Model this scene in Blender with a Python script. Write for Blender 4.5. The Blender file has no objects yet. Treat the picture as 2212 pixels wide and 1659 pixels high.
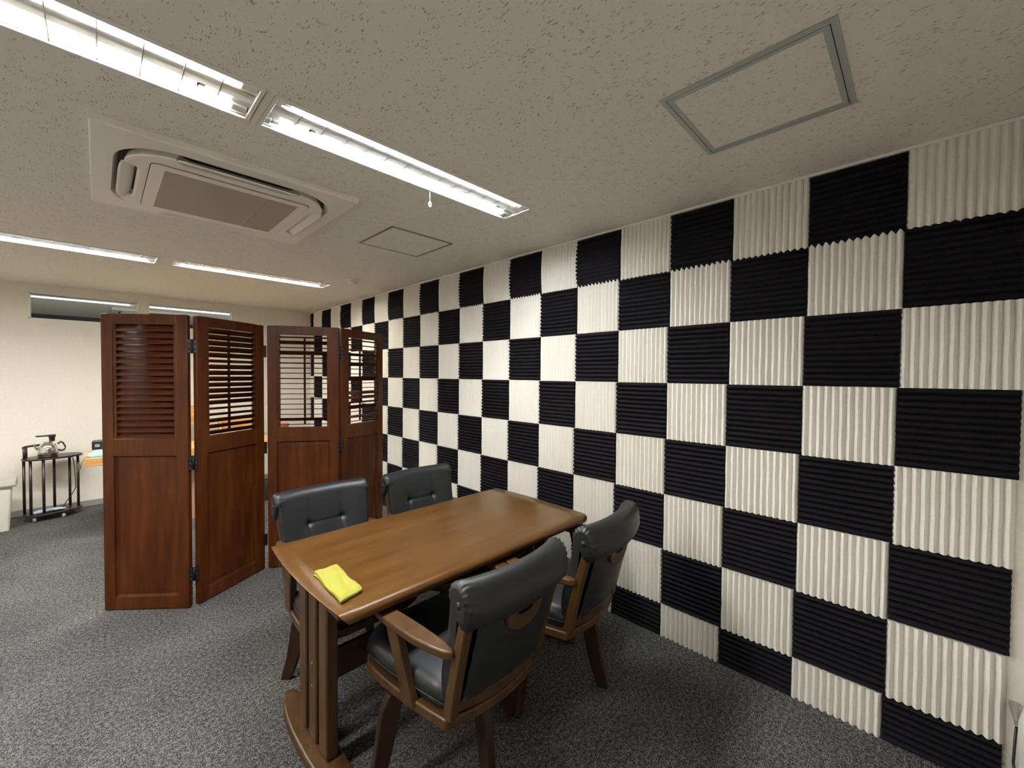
import bpy, bmesh, math, random
from mathutils import Vector, Matrix
random.seed(7)
C = bpy.context.scene.collection
PI = math.pi
H = 2.2754            # ceiling height
YB = 6.43             # back wall
XL, YN = -4.6, -.34   # left wall, near wall (both outside the frame)
YF = 9.6              # far side of the next room, seen through the high panes

# ------------------------------------------------------------------ camera
cam = bpy.data.cameras.new('camera'); cam.sensor_width = 36; cam.lens = 883.64 / 2212 * 36
cam.clip_start = 0.02
co = bpy.data.objects.new('camera', cam); C.objects.link(co)
r = Vector((0.70358643, -0.71057324, 0.00719813)); u = Vector((0.01085297, 0.02087348, 0.99972322)); f = Vector((0.71052681, 0.70331357, -0.02239813))
co.matrix_world = Matrix(((r.x, u.x, -f.x, -2.14353), (r.y, u.y, -f.y, 0.24714), (r.z, u.z, -f.z, 1.4145), (0, 0, 0, 1)))
bpy.context.scene.camera = co
# ------------------------------------------------------------------ world + exposure
w = bpy.data.worlds.new('world'); bpy.context.scene.world = w; w.use_nodes = True
w.node_tree.nodes['Background'].inputs[0].default_value = (.5, .5, .5, 1); w.node_tree.nodes['Background'].inputs[1].default_value = .05
vs = bpy.context.scene.view_settings
vs.view_transform = 'Standard'; vs.look = 'None'; vs.gamma = 1; vs.use_curve_mapping = False; vs.exposure = 0.0
TUBE = 192.0          # radiance of the fluorescent tubes


# ------------------------------------------------------------------ materials
def mat(name, col, rough=.5, metal=0, spec=.5):
    m = bpy.data.materials.new(name); m.use_nodes = True
    b = m.node_tree.nodes['Principled BSDF']
    b.inputs['Base Color'].default_value = (*col, 1); b.inputs['Roughness'].default_value = rough
    b.inputs['Metallic'].default_value = metal; b.inputs['Specular IOR Level'].default_value = spec
    return m


def N(m, t, **kw):
    n = m.node_tree.nodes.new(t)
    for k, v in kw.items():
        if k in n.inputs: n.inputs[k].default_value = v
        else: setattr(n, k, v)
    return n


def L(m, a, b): m.node_tree.links.new(a, b)


def textured(name, c1, c2, scale=(1, 1, 1), nscale=10, rough=.5, bump=0, bdist=.002, detail=4, lo=.35, hi=.65, c3=None, dist=0, spec=.5, coord='Object'):
    """two-tone noise colour over object space with optional bump"""
    m = mat(name, c1, rough, 0, spec); nt = m.node_tree; b = nt.nodes['Principled BSDF']
    tc = N(m, 'ShaderNodeTexCoord'); mp = N(m, 'ShaderNodeMapping'); mp.inputs['Scale'].default_value = scale
    L(m, tc.outputs[coord], mp.inputs[0])
    no = N(m, 'ShaderNodeTexNoise'); no.inputs['Scale'].default_value = nscale; no.inputs['Detail'].default_value = detail; no.inputs['Distortion'].default_value = dist
    L(m, mp.outputs[0], no.inputs['Vector'])
    cr = N(m, 'ShaderNodeValToRGB'); cr.color_ramp.elements[0].position = lo; cr.color_ramp.elements[1].position = hi
    cr.color_ramp.elements[0].color = (*c1, 1); cr.color_ramp.elements[1].color = (*c2, 1)
    if c3:
        e = cr.color_ramp.elements.new((lo + hi) / 2); e.color = (*c3, 1)
    L(m, no.outputs[0], cr.inputs[0]); L(m, cr.outputs[0], b.inputs['Base Color'])
    if bump:
        bp = N(m, 'ShaderNodeBump'); bp.inputs['Strength'].default_value = bump; bp.inputs['Distance'].default_value = bdist
        L(m, no.outputs[0], bp.inputs['Height']); L(m, bp.outputs[0], b.inputs['Normal'])
    return m


def wood(name, dark, mid, light, axis='x', rough=.35, fine=1.0, spec=.5, bump=.12):
    """streaky wood: broad figure + fine pores, grain along the given axis"""
    m = mat(name, mid, rough, 0, spec); b = m.node_tree.nodes['Principled BSDF']
    tc = N(m, 'ShaderNodeTexCoord')
    def nz(sc, s, d, di=0):
        mp = N(m, 'ShaderNodeMapping'); v = [s, s, s]; v['xyz'.index(axis)] = s * sc; mp.inputs['Scale'].default_value = v
        L(m, tc.outputs['Object'], mp.inputs[0]); n = N(m, 'ShaderNodeTexNoise'); n.inputs['Scale'].default_value = 1; n.inputs['Detail'].default_value = d
        n.inputs['Distortion'].default_value = di
        L(m, mp.outputs[0], n.inputs['Vector']); return n
    a = nz(.12, 22 * fine, 5, .6); c = nz(.03, 260 * fine, 3)
    mx = N(m, 'ShaderNodeMath', operation='MULTIPLY_ADD'); mx.inputs[1].default_value = .35; L(m, c.outputs[0], mx.inputs[0]); L(m, a.outputs[0], mx.inputs[2])
    cr = N(m, 'ShaderNodeValToRGB'); e = cr.color_ramp.elements; e[0].position = .45; e[1].position = .9; e[0].color = (*dark, 1); e[1].color = (*light, 1)
    k = e.new(.66); k.color = (*mid, 1)
    L(m, mx.outputs[0], cr.inputs[0]); L(m, cr.outputs[0], b.inputs['Base Color'])
    bp = N(m, 'ShaderNodeBump'); bp.inputs['Strength'].default_value = bump; bp.inputs['Distance'].default_value = .001
    L(m, c.outputs[0], bp.inputs['Height']); L(m, bp.outputs[0], b.inputs['Normal'])
    return m


def emis(name, col, s):
    m = bpy.data.materials.new(name); m.use_nodes = True; nt = m.node_tree
    b = nt.nodes['Principled BSDF']; b.inputs['Base Color'].default_value = (.8, .8, .8, 1)
    b.inputs['Emission Color'].default_value = (*col, 1); b.inputs['Emission Strength'].default_value = s
    return m


def ceiling_mat():
    m = mat('ceiling_board', (.82, .785, .705), .9, 0, .2); b = m.node_tree.nodes['Principled BSDF']
    tc = N(m, 'ShaderNodeTexCoord')
    def nz(sx, sy, d, off=0, di=.0):
        mp = N(m, 'ShaderNodeMapping'); mp.inputs['Scale'].default_value = (sx, sy, 1); mp.inputs['Location'].default_value = (off, off, 0); mp.inputs['Rotation'].default_value = (0, 0, .12)
        L(m, tc.outputs['Object'], mp.inputs[0]); n = N(m, 'ShaderNodeTexNoise'); n.inputs['Scale'].default_value = 1; n.inputs['Detail'].default_value = d; n.inputs['Distortion'].default_value = di
        L(m, mp.outputs[0], n.inputs['Vector']); return n
    a = nz(230, 75, 1.2, 0, .5); g = nz(28, 28, 1, 5); h = nz(420, 420, 1, 2)
    s = N(m, 'ShaderNodeMath', operation='MULTIPLY_ADD'); s.inputs[1].default_value = .30; L(m, g.outputs[0], s.inputs[0]); L(m, a.outputs[0], s.inputs[2])
    cr = N(m, 'ShaderNodeMapRange'); cr.inputs['From Min'].default_value = .80; cr.inputs['From Max'].default_value = .86; L(m, s.outputs[0], cr.inputs['Value'])
    mix = N(m, 'ShaderNodeMix', data_type='RGBA'); mix.inputs['A'].default_value = (.82, .785, .705, 1); mix.inputs['B'].default_value = (.44, .40, .32, 1)
    L(m, cr.outputs[0], mix.inputs['Factor']); L(m, mix.outputs['Result'], b.inputs['Base Color'])
    hh = N(m, 'ShaderNodeMath', operation='MULTIPLY_ADD'); hh.inputs[1].default_value = -1.0; L(m, cr.outputs[0], hh.inputs[0])
    h2 = N(m, 'ShaderNodeMath', operation='MULTIPLY'); h2.inputs[1].default_value = .35; L(m, h.outputs[0], h2.inputs[0]); L(m, h2.outputs[0], hh.inputs[2])
    bp = N(m, 'ShaderNodeBump'); bp.inputs['Strength'].default_value = .35; bp.inputs['Distance'].default_value = .002
    L(m, hh.outputs[0], bp.inputs['Height']); L(m, bp.outputs[0], b.inputs['Normal'])
    return m


def carpet_mat():
    m = mat('carpet_grey', (.1, .1, .1), .95, 0, .1); b = m.node_tree.nodes['Principled BSDF']
    tc = N(m, 'ShaderNodeTexCoord')
    def nz(s, d):
        n = N(m, 'ShaderNodeTexNoise'); n.inputs['Scale'].default_value = s; n.inputs['Detail'].default_value = d; L(m, tc.outputs['Object'], n.inputs['Vector']); return n
    a = nz(230, 2); c = nz(70, 3); g = nz(2.2, 3)
    s1 = N(m, 'ShaderNodeMath', operation='MULTIPLY_ADD'); s1.inputs[1].default_value = .5; L(m, c.outputs[0], s1.inputs[0]); L(m, a.outputs[0], s1.inputs[2])
    s2 = N(m, 'ShaderNodeMath', operation='MULTIPLY_ADD'); s2.inputs[1].default_value = .18; L(m, g.outputs[0], s2.inputs[0]); L(m, s1.outputs[0], s2.inputs[2])
    cr = N(m, 'ShaderNodeValToRGB'); e = cr.color_ramp.elements; e[0].position = .62; e[1].position = 1.0; e[0].color = (.008, .008, .009, 1); e[1].color = (.23, .226, .222, 1)
    k = e.new(.83); k.color = (.066, .065, .067, 1)
    L(m, s2.outputs[0], cr.inputs[0]); L(m, cr.outputs[0], b.inputs['Base Color'])
    bp = N(m, 'ShaderNodeBump'); bp.inputs['Strength'].default_value = .8; bp.inputs['Distance'].default_value = .004
    L(m, s1.outputs[0], bp.inputs['Height']); L(m, bp.outputs[0], b.inputs['Normal'])
    return m


M = dict(
    ceil=ceiling_mat(), carpet=carpet_mat(),
    wall=textured('wall_cream_paper', (.80, .765, .685), (.84, .80, .72), nscale=60, rough=.85, bump=.15, bdist=.001, spec=.2),
    base=mat('baseboard_grey_vinyl', (.30, .30, .31), .5),
    foam_w=textured('white_foam', (.80, .77, .70), (.88, .85, .78), nscale=240, rough=1, bump=.35, bdist=.0015, spec=.05),
    foam_b=textured('black_foam', (.0060, .0055, .0075), (.014, .0125, .016), nscale=240, rough=.95, bump=.4, bdist=.0015, spec=.12),
    white=mat('white_enamel', (.82, .81, .78), .35), refl=mat('lamp_reflector_metal', (.80, .80, .79), .30, 1), spine=mat('lamp_spine_white', (.80, .80, .78), .5),
    plastic=mat('ivory_plastic', (.86, .81, .74), .4), grille=textured('grille_beige', (.40, .34, .28), (.44, .38, .32), nscale=500, rough=.6),
    dark=mat('dark_slot', (.02, .02, .022), .6), alu=mat('aluminium_trim', (.46, .47, .47), .45, .25),
    alu_dark=mat('aluminium_trim_dull', (.25, .24, .23), .5, .3),
    screen=wood('reddish_stained_wood', (.038, .0085, .0018), (.062, .0150, .0028), (.092, .025, .0046), 'z', .32, spec=.22),
    screen_x=wood('reddish_stained_slat', (.026, .006, .0016), (.050, .0115, .0028), (.075, .019, .005), 'x', .6, spec=.08),
    table=wood('table_brown_wood', (.072, .0285, .0052), (.094, .040, .0075), (.118, .053, .0108), 'x', .30, .8, spec=.4, bump=.015),
    chair=wood('chair_brown_wood', (.036, .0155, .004), (.062, .028, .0072), (.090, .043, .012), 'z', .38, spec=.4),
    leg=wood('leg_dark_wood', (.016, .0068, .0025), (.028, .0125, .0045), (.045, .021, .0075), 'z', .4, spec=.3),
    leather=textured('black_leather', (.007, .0075, .009), (.014, .015, .018), nscale=320, rough=.43, bump=.12, bdist=.0006),
    black=mat('black_plastic', (.012, .012, .013), .35), iron=mat('black_hinge_iron', (.015, .014, .014), .45, .6),
    screw=mat('screw_steel', (.5, .5, .5), .3, 1),
    steel=mat('polished_steel', (.75, .74, .72), .12, 1), cart=wood('dark_cart_wood', (.012, .006, .004), (.022, .012, .009), (.04, .024, .018), 'x', .35),
    yellow=textured('yellow_microfibre', (.33, .31, .055), (.385, .365, .078), nscale=400, rough=1, bump=.5, bdist=.001, spec=.05),
    pine=wood('pine_wood', (.50, .24, .07), (.66, .36, .13), (.76, .46, .20), 'x', .45), terracotta=mat('terracotta', (.42, .14, .06), .6),
    blue=mat('blue_paper', (.30, .58, .74), .8), bluecloth=textured('blue_cloth', (.22, .32, .50), (.60, .68, .78), nscale=25, rough=.9),
    card=mat('cardboard', (.50, .33, .20), .85), binw=mat('bin_cream', (.66, .66, .56), .5), bing=mat('bin_lid_grey', (.48, .46, .43), .5),
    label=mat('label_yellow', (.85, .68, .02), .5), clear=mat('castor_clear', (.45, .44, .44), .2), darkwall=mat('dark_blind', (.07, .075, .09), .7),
    tank=mat('tank_white', (.74, .72, .66), .4), galv=mat('galvanised_steel', (.45, .45, .42), .4, .8),
)
g = bpy.data.materials.new('window_glass'); g.use_nodes = True; gb = g.node_tree.nodes['Principled BSDF']
gb.inputs['Base Color'].default_value = (.75, .80, .86, 1); gb.inputs['Roughness'].default_value = 0; gb.inputs['Transmission Weight'].default_value = 1; gb.inputs['IOR'].default_value = 1.02
M['glass'] = g


# ------------------------------------------------------------------ mesh helpers
class MB:
    def __init__(s): s.v = []; s.f = []; s.sm = []
    def add(s, vs, fs, smooth=False):
        o = len(s.v); s.v += [tuple(v) for v in vs]; s.f += [tuple(i + o for i in q) for q in fs]; s.sm += [smooth] * len(fs); return s
    def box(s, x0, x1, y0, y1, z0, z1):
        return s.add([(x0, y0, z0), (x1, y0, z0), (x1, y1, z0), (x0, y1, z0), (x0, y0, z1), (x1, y0, z1), (x1, y1, z1), (x0, y1, z1)],
                     [(0, 3, 2, 1), (4, 5, 6, 7), (0, 1, 5, 4), (1, 2, 6, 5), (2, 3, 7, 6), (3, 0, 4, 7)])
    def sections(s, secs, smooth=True, cap=True):
        """loft closed sections"""
        n = len(secs[0]); vs = [p for q in secs for p in q]; fs = []
        for i in range(len(secs) - 1):
            for j in range(n):
                k = (j + 1) % n; fs.append((i * n + j, i * n + k, (i + 1) * n + k, (i + 1) * n + j))
        s.add(vs, fs, smooth)
        if cap:
            s.add(secs[0], [tuple(range(n))[::-1]]); s.add(secs[-1], [tuple(range(n))])
        return s
    def tube(s, pts, rad, n=10, cap=True):
        secs = []; pts = [Vector(p) for p in pts]
        for i, p in enumerate(pts):
            t = (pts[min(i + 1, len(pts) - 1)] - pts[max(i - 1, 0)]).normalized()
            a = t.orthogonal().normalized() if i == 0 else (a - t * a.dot(t)).normalized()
            b = t.cross(a); rr = rad[i] if isinstance(rad, (list, tuple)) else rad
            secs.append([p + (a * math.cos(2 * PI * k / n) + b * math.sin(2 * PI * k / n)) * rr for k in range(n)])
        return s.sections(secs, True, cap)
    def lathe(s, prof, n=24, c=(0, 0, 0)):
        secs = [[(c[0] + r_ * math.cos(2 * PI * k / n), c[1] + r_ * math.sin(2 * PI * k / n), c[2] + z) for k in range(n)] for r_, z in prof]
        return s.sections(secs, True, True)
    def prism(s, poly, z0, z1, smooth=False):
        return s.sections([[(x, y, z0) for x, y in poly], [(x, y, z1) for x, y in poly]], smooth, True)
    def grid(s, fn, nu, nv, smooth=True):
        vs = [fn(i / nu, j / nv) for i in range(nu + 1) for j in range(nv + 1)]; m = nv + 1
        return s.add(vs, [(i * m + j, (i + 1) * m + j, (i + 1) * m + j + 1, i * m + j + 1) for i in range(nu) for j in range(nv)], smooth)
    def mesh(s, name, m):
        me = bpy.data.meshes.new(name); me.from_pydata(s.v, [], s.f); me.polygons.foreach_set('use_smooth', s.sm)
        bm = bmesh.new(); bm.from_mesh(me); bmesh.ops.remove_doubles(bm, verts=bm.verts, dist=1e-6); bmesh.ops.recalc_face_normals(bm, faces=bm.faces); bm.to_mesh(me); bm.free()
        me.materials.append(m); me.update(); return me
    def build(s, name, m, parent=None, bevel=0, seg=2, loc=None, rot=None):
        return link(name, s.mesh(name, m), parent, bevel, seg, loc, rot)


def link(name, me, parent=None, bevel=0, seg=2, loc=None, rot=None):
    o = bpy.data.objects.new(name, me); C.objects.link(o)
    if parent: o.parent = parent
    if loc: o.location = loc
    if rot: o.rotation_euler = rot
    if bevel:
        b = o.modifiers.new('bevel', 'BEVEL'); b.width = bevel; b.segments = seg; b.limit_method = 'ANGLE'; b.angle_limit = math.radians(40)
        b.harden_normals = False
        for p in me.polygons: p.use_smooth = True
        try: me.set_sharp_from_angle(angle=math.radians(45))
        except Exception: pass
    return o


def tag(o, label, cat, group=None):
    o['label'] = label; o['category'] = cat
    if group: o['group'] = group
    return o


def thing(name, label, cat, loc=(0, 0, 0), rz=0, group=None):
    o = bpy.data.objects.new(name, None); C.objects.link(o); o.location = loc; o.rotation_euler = (0, 0, rz); o.empty_display_size = .1
    return tag(o, label, cat, group)


def struct(o): o['kind'] = 'structure'; return o


def dup(root, parent=None):
    c = root.copy(); C.objects.link(c)
    if parent: c.parent = parent
    for ch in list(root.children): dup(ch, c)
    return c


# ------------------------------------------------------------------ structure
struct(MB().box(XL - .1, .2, YN - .1, YF + .1, -.06, 0).build('floor', M['carpet']))
FX = [  # fixtures: x0, x1, y0, y1, warm?
    (-3.025, -1.776, 1.668, 1.885, 1), (-1.75, -.556, 1.676, 1.887, 0), (-3.06, -1.815, 4.285, 4.535, 0), (-1.728, -.55, 4.275, 4.505, 1),
    (-4.32, -3.07, 1.668, 1.885, 0), (-4.34, -3.10, 4.285, 4.535, 1),
    (-3.05, -1.80, 7.30, 7.52, 1), (-1.75, -.50, 7.30, 7.52, 0)]


def ceiling():
    xs = sorted({XL - .1, .2} | {q for t in FX for q in t[:2]}); ys = sorted({YN - .1, YF + .1} | {q for t in FX for q in t[2:4]})
    vs = []; fs = []
    for i in range(len(xs) - 1):
        for j in range(len(ys) - 1):
            cx, cy = (xs[i] + xs[i + 1]) / 2, (ys[j] + ys[j + 1]) / 2
            if any(a < cx < b and c < cy < d for a, b, c, d, _ in FX): continue
            o = len(vs); vs += [(xs[i], ys[j], H), (xs[i + 1], ys[j], H), (xs[i + 1], ys[j + 1], H), (xs[i], ys[j + 1], H)]; fs.append((o, o + 3, o + 2, o + 1))
    b = MB(); b.add(vs, fs); o = b.build('ceiling', M['ceil'])
    return struct(o)


ceiling()
wr = struct(MB().box(.012, .15, YN, YF, 0, H).build('wall_right', M['wall']))
struct(MB().box(XL - .1, XL, YN, YF, 0, H).build('wall_left', M['wall']))
struct(MB().box(XL, .012, YN - .1, YN, 0, H).build('wall_near', M['wall']))
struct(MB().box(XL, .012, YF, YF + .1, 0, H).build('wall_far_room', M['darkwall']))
# back wall with two high openings
WX = [(-2.62, -1.82), (-1.742, -.943)]; WZ = (1.932, 2.192)
b = MB(); xe = [XL] + [q for t in WX for q in t] + [.012]
b.box(XL, .012, YB, YB + .1, 0, WZ[0]); b.box(XL, .012, YB, YB + .1, WZ[1], H)
for i in (0, 2, 4): b.box(xe[i], xe[i + 1], YB, YB + .1, WZ[0], WZ[1])
struct(b.build('wall_back', M['wall']))
for n, (x0, x1) in enumerate(WX):
    t = .010
    b = MB(); b.box(x0, x1, YB - .004, YB + .104, WZ[0], WZ[0] + t); b.box(x0, x1, YB - .004, YB + .104, WZ[1] - t, WZ[1])
    b.box(x0, x0 + t, YB - .004, YB + .104, WZ[0], WZ[1]); b.box(x1 - t, x1, YB - .004, YB + .104, WZ[0], WZ[1])
    wf = struct(b.build('window_%d' % (n + 1), M['white']))
    MB().box(x0 + t, x1 - t, YB + .05, YB + .054, WZ[0] + t, WZ[1] - t).build('pane', M['glass'], wf)
struct(MB().box(XL, .012, YB - .008, YB, 0, .062).build('baseboard_back', M['base'], bevel=.002))
struct(MB().box(XL, XL + .008, YN, YB, 0, .062).build('baseboard_left', M['base']))
struct(MB().box(-.012, .012, YN, YB, H - .012, H).build('trim_1', M['white'], bevel=.003))
struct(MB().box(XL, .012, YB - .008, YB, H - .008, H).build('trim_2', M['white']))
struct(MB().box(.0, .012, YN, -.012, 0, .07).build('baseboard_right', M['base']))

# ------------------------------------------------------------------ foam panels on the right wall
T = .30


def foam(mode, hgt=T, wid=T, bow=0., flat=False, seed=0):
    """mode 'w': vertical ridges, 'b': horizontal ridges. local: y along wall (0..wid), z down from 0 to -hgt, -x outwards"""
    rnd = random.Random(seed); n = 12; per = 6
    def dep(s, e):      # s in periods
        fr = s % 1.0
        return .006 + .017 * (1 - abs(2 * fr - 1) ** 1.6) * e
    ph = [rnd.uniform(-.12, .12) for _ in range(16)]; am = [rnd.uniform(.85, 1.06) for _ in range(16)]
    if mode == 'w': nu, nv = int(n * per * wid / T), 5
    else: nu, nv = 5, int(n * per * hgt / T)
    b = MB()
    def P(i, j):
        y = wid * i / nu; z = -hgt * j / nv
        if mode == 'w': s = y / (T / n); k = int(s - 1e-9); d = dep(s, am[min(k, 15)])
        else: s = -z / (T / n); k = int(s - 1e-9); d = dep(s, am[min(k, 15)])
        q = (-z / hgt); qq = y / wid
        bulge = bow * math.sin(PI * q)
        wv = .0007 * math.sin(3 * q * PI + ph[k % 16] * 20) if mode == 'w' else .0007 * math.sin(3 * qq * PI + ph[k % 16] * 20)
        return (-d - abs(bulge) * .3, y + bulge * (.6 + .4 * qq) + (wv if mode == 'w' else 0), z + (wv if mode == 'b' else 0))
    vs = []; m = nv + 1
    for i in range(nu + 1):
        for j in range(nv + 1): vs.append(P(i, j))
    fs = [(i * m + j, i * m + j + 1, (i + 1) * m + j + 1, (i + 1) * m + j) for i in range(nu) for j in range(nv)]
    # rim down to the wall
    def ring():
        q = [(i, 0) for i in range(nu)] + [(nu, j) for j in range(nv)] + [(i, nv) for i in range(nu, 0, -1)] + [(0, j) for j in range(nv, 0, -1)]
        return q
    rg = ring(); o = len(vs)
    for i, j in rg:
        v = vs[i * m + j]; vs.append((0, v[1], v[2]))
    for k in range(len(rg)):
        k2 = (k + 1) % len(rg); a = rg[k][0] * m + rg[k][1]; c = rg[k2][0] * m + rg[k2][1]
        fs.append((a, c, o + k2, o + k))
    b.add(vs, fs, False)
    me = b.mesh('foam_panel_' + mode, M['foam_' + mode])
    for p in me.polygons: p.use_smooth = True
    try: me.set_sharp_from_angle(angle=math.radians(62))
    except Exception: pass
    return me


fm = {}
for md in 'wb':
    for vi in range(3): fm[md, vi] = foam(md, seed=vi)
    for vi in range(2): fm[md, 'top', vi] = foam(md, hgt=T - .006, bow=(.007, .011)[vi], seed=9 + vi)
    fm[md, 'bot'] = foam(md, hgt=.1735, seed=4); fm[md, 'end'] = foam(md, wid=.125, seed=5)
    fm[md, 'endbot'] = foam(md, wid=.125, hgt=.1735, seed=5)
ZT = H - .012
for i in range(22):
    for j in range(8):
        md = 'w' if (i + j) % 2 == 0 else 'b'
        ztop = H - (.9965 * T + (j - 1) * T) if j else ZT
        if i == 21: me = fm[md, 'endbot' if j == 7 else 'end']
        elif j == 7: me = fm[md, 'bot']
        elif j == 0: me = fm[md, 'top', (i * 7) % 2] if i > 4 else fm[md, random.randrange(3)]
        else: me = fm[md, random.randrange(3)]
        yy = i * T + (j - 3) * .0042 * (1 if i < 20 else .3) + random.uniform(-.0012, .0012) + (.012 if j < 3 and i < 4 else .006) * 0
        if i == 21: yy = min(yy, YB - .128)
        zz = min(ztop + random.uniform(-.0012, .0012), ZT)
        if j == 7: zz = .1745
        if j == 0:
            zz = ZT; 
        o = link('white_foam_panel' if md == 'w' else 'black_foam_panel', me, wr, loc=(.012, yy, zz))
        o.rotation_euler = (random.uniform(-.002, .002), 0, 0)


# ------------------------------------------------------------------ ceiling light fixtures
EM = {0: emis('tube_cool', (.93, .98, 1.0), TUBE), 1: emis('tube_warm', (1.0, .93, .80), TUBE)}


def fixture(x0, x1, y0, y1, warm, label, cord=None, nb=13, group='recessed fluorescent fixtures in the ceiling'):
    W = x1 - x0; D = y1 - y0; hh = .075
    root = thing('ceiling_light', label, 'ceiling light', (x0, y0, H), 0, group)
    t = .012
    b = MB()
    b.box(0, W, 0, t, -.006, .002); b.box(0, W, D - t, D, -.006, .002); b.box(0, t, t, D - t, -.006, .002); b.box(W - t, W, t, D - t, -.006, .002)
    b.build('frame', M['white'], root, bevel=.0015)
    # housing: two reflector troughs with a centre spine
    prof = []
    def trough(ya, yb):
        c = (ya + yb) / 2; hw = (yb - ya) / 2
        return [(c + hw * s, hh * .55 * math.sqrt(max(0, 1 - abs(s) ** 2.4)) + 0.0) for s in [-1, -.93, -.8, -.6, -.35, 0, .35, .6, .8, .93, 1]]
    mid = D / 2; sp = .040
    prof = trough(t, mid - sp) + trough(mid + sp, D - t)
    prof = [(y, z + .004) for y, z in prof]
    b = MB(); n = len(prof)
    b.add([(t, y, z) for y, z in prof] + [(W - t, y, z) for y, z in prof], [(k, k + 1, n + k + 1, n + k) for k in range(n - 1)], True)
    for xx in (t, W - t): b.add([(xx, t, .0), (xx, D - t, .0), (xx, D - t, hh), (xx, t, hh)], [(0, 1, 2, 3)])
    b.build('reflector', M['refl'], root)
    MB().box(0, W, 0, D, hh, hh + .01).build('housing', M['white'], root)
    for yc in ((t + mid - sp) / 2, (mid + sp + D - t) / 2):
        tb = MB().tube([(t + .045, yc, .016), (W - t - .045, yc, .016)], .0125, 12).build('lamp_tube', EM[warm], root)
        for a, c in ((t + .002, t + .045), (W - t - .045, W - t - .002)):
            MB().box(a, a + .018 if a < .1 else c, yc - .016, yc + .016, .002, .040).build('socket', M['white'], root, bevel=.003)
            MB().tube([(a, yc, .016), (c, yc, .016)], .0127, 12).build('tube_cap', M['alu'], root)
    # louvre blades: parabolic cross pieces, deeper towards the sides of each trough
    bl = MB()
    for (ya, yb) in ((t, D - t),):
        pts = [(ya + (yb - ya) * k / 8, -.0035 + .0035 * abs(math.sin(2 * PI * k / 8))) for k in range(9)]
        top = [(y, .006) for y, z in pts]
        q = pts + top[::-1]
        bl.sections([[(-.0012, y, z) for y, z in q], [(.0012, y, z) for y, z in q]], False)
    bm = bl.mesh('louvre_blade', M['refl'])
    for k in range(nb):
        link('louvre_blade', bm, root, loc=(t + (W - 2 * t) * (k + 1) / (nb + 1), 0, 0))
    sb = MB(); sb.sections([[(x, mid - sp, .0105), (x, mid, -.001), (x, mid + sp, .0105), (x, mid + sp, .05), (x, mid - sp, .05)] for x in (t, W - t)], False); sb.build('louvre_spine', M['spine'], root)
    for k in ((1.55, nb - .6)):
        xx = t + (W - 2 * t) * k / (nb + 1)
        MB().box(xx, xx + .018, mid + .008, mid + .012, -.0025, .003).box(xx, xx + .004, mid + .008, mid + .022, -.0025, .003).build('catch', M['alu'], root)
    if cord:
        cx, cy = cord[0] - x0, cord[1] - y0
        pc = MB().tube([(cx, cy, .0), (cx, cy, -.055)], .0012, 6)
        pc.build('pull_cord', M['white'], root)
        ri = MB(); pts = [(cx + .006 * math.cos(a), cy, -.067 + .011 * math.sin(a)) for a in [2 * PI * k / 14 for k in range(15)]]
        ri.tube(pts, .0026, 8); ri.build('pull_ring', M['white'], root)
    return root


LB = ['long recessed light leaving the top left corner, warm tubes', 'long recessed light nearest the checkered wall in the front row, with a hanging pull ring',
      'recessed light at the left edge of the rear row, cool tubes', 'recessed light in the rear row ending beside the smoke detector',
      'front-row recessed light beyond the left edge of the photo', 'rear-row recessed light beyond the left edge of the photo',
      'light in the next room seen through the left high pane', 'light in the next room seen through the right high pane']
for k, (x0, x1, y0, y1, wm) in enumerate(FX):
    fixture(x0, x1, y0, y1, wm, LB[k], cord=(-1.046, 1.882) if k == 1 else None)
MB().box(-1.775, -1.751, 1.66, 1.895, H - .003, H).build('joint_cover', M['plastic'])
tag(bpy.data.objects['joint_cover'], 'narrow grey strip between the two front-row ceiling lights', 'trim strip')

# ------------------------------------------------------------------ ceiling hatches
def hatch(x0, x1, y0, y1, lab, fr, wo, m):
    root = thing('ceiling_hatch', lab, 'access hatch', (x0, y0, H), 0)
    W, D = x1 - x0, y1 - y0; z0, z1 = -.004, .0
    b = MB(); b.box(0, W, 0, wo, z0, z1); b.box(0, W, D - wo, D, z0, z1); b.box(0, wo, wo, D - wo, z0, z1); b.box(W - wo, W, wo, D - wo, z0, z1)
    b.build('outer_frame', m, root, bevel=.001)
    g_ = .0022; a = wo + g_; c = a + fr
    b = MB(); b.box(a, W - a, a, c, z0, z1); b.box(a, W - a, D - c, D - a, z0, z1); b.box(a, c, c, D - c, z0, z1); b.box(W - c, W - a, c, D - c, z0, z1)
    b.build('inner_frame', m, root, bevel=.001)
    MB().box(wo, W - wo, wo, D - wo, -.0012, .0).build('joint', M['dark'], root)
    MB().box(c, W - c, c, D - c, -.003, -.0005).build('hatch_board', M['ceil'], root)
    return root


hatch(-.901, -.468, .398, .84, 'square ceiling hatch with broad silver frame, above the right side', .015, .016, M['alu'])
hatch(-.935, -.496, 2.433, 2.868, 'smaller-looking ceiling hatch with thin dull frame, right of the air conditioner', .005, .007, M['alu_dark'])

# smoke detector
sd = thing('smoke_detector', 'small round white smoke detector on the ceiling at the rear', 'smoke detector', (-.50, 3.94, H))
MB().lathe([(.052, 0), (.052, -.012), (.048, -.016)], 24).build('base', M['plastic'], sd)
MB().lathe([(.040, -.016), (.042, -.03), (.034, -.042), (.0, -.046)], 24).build('sensor_head', M['plastic'], sd)


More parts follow.
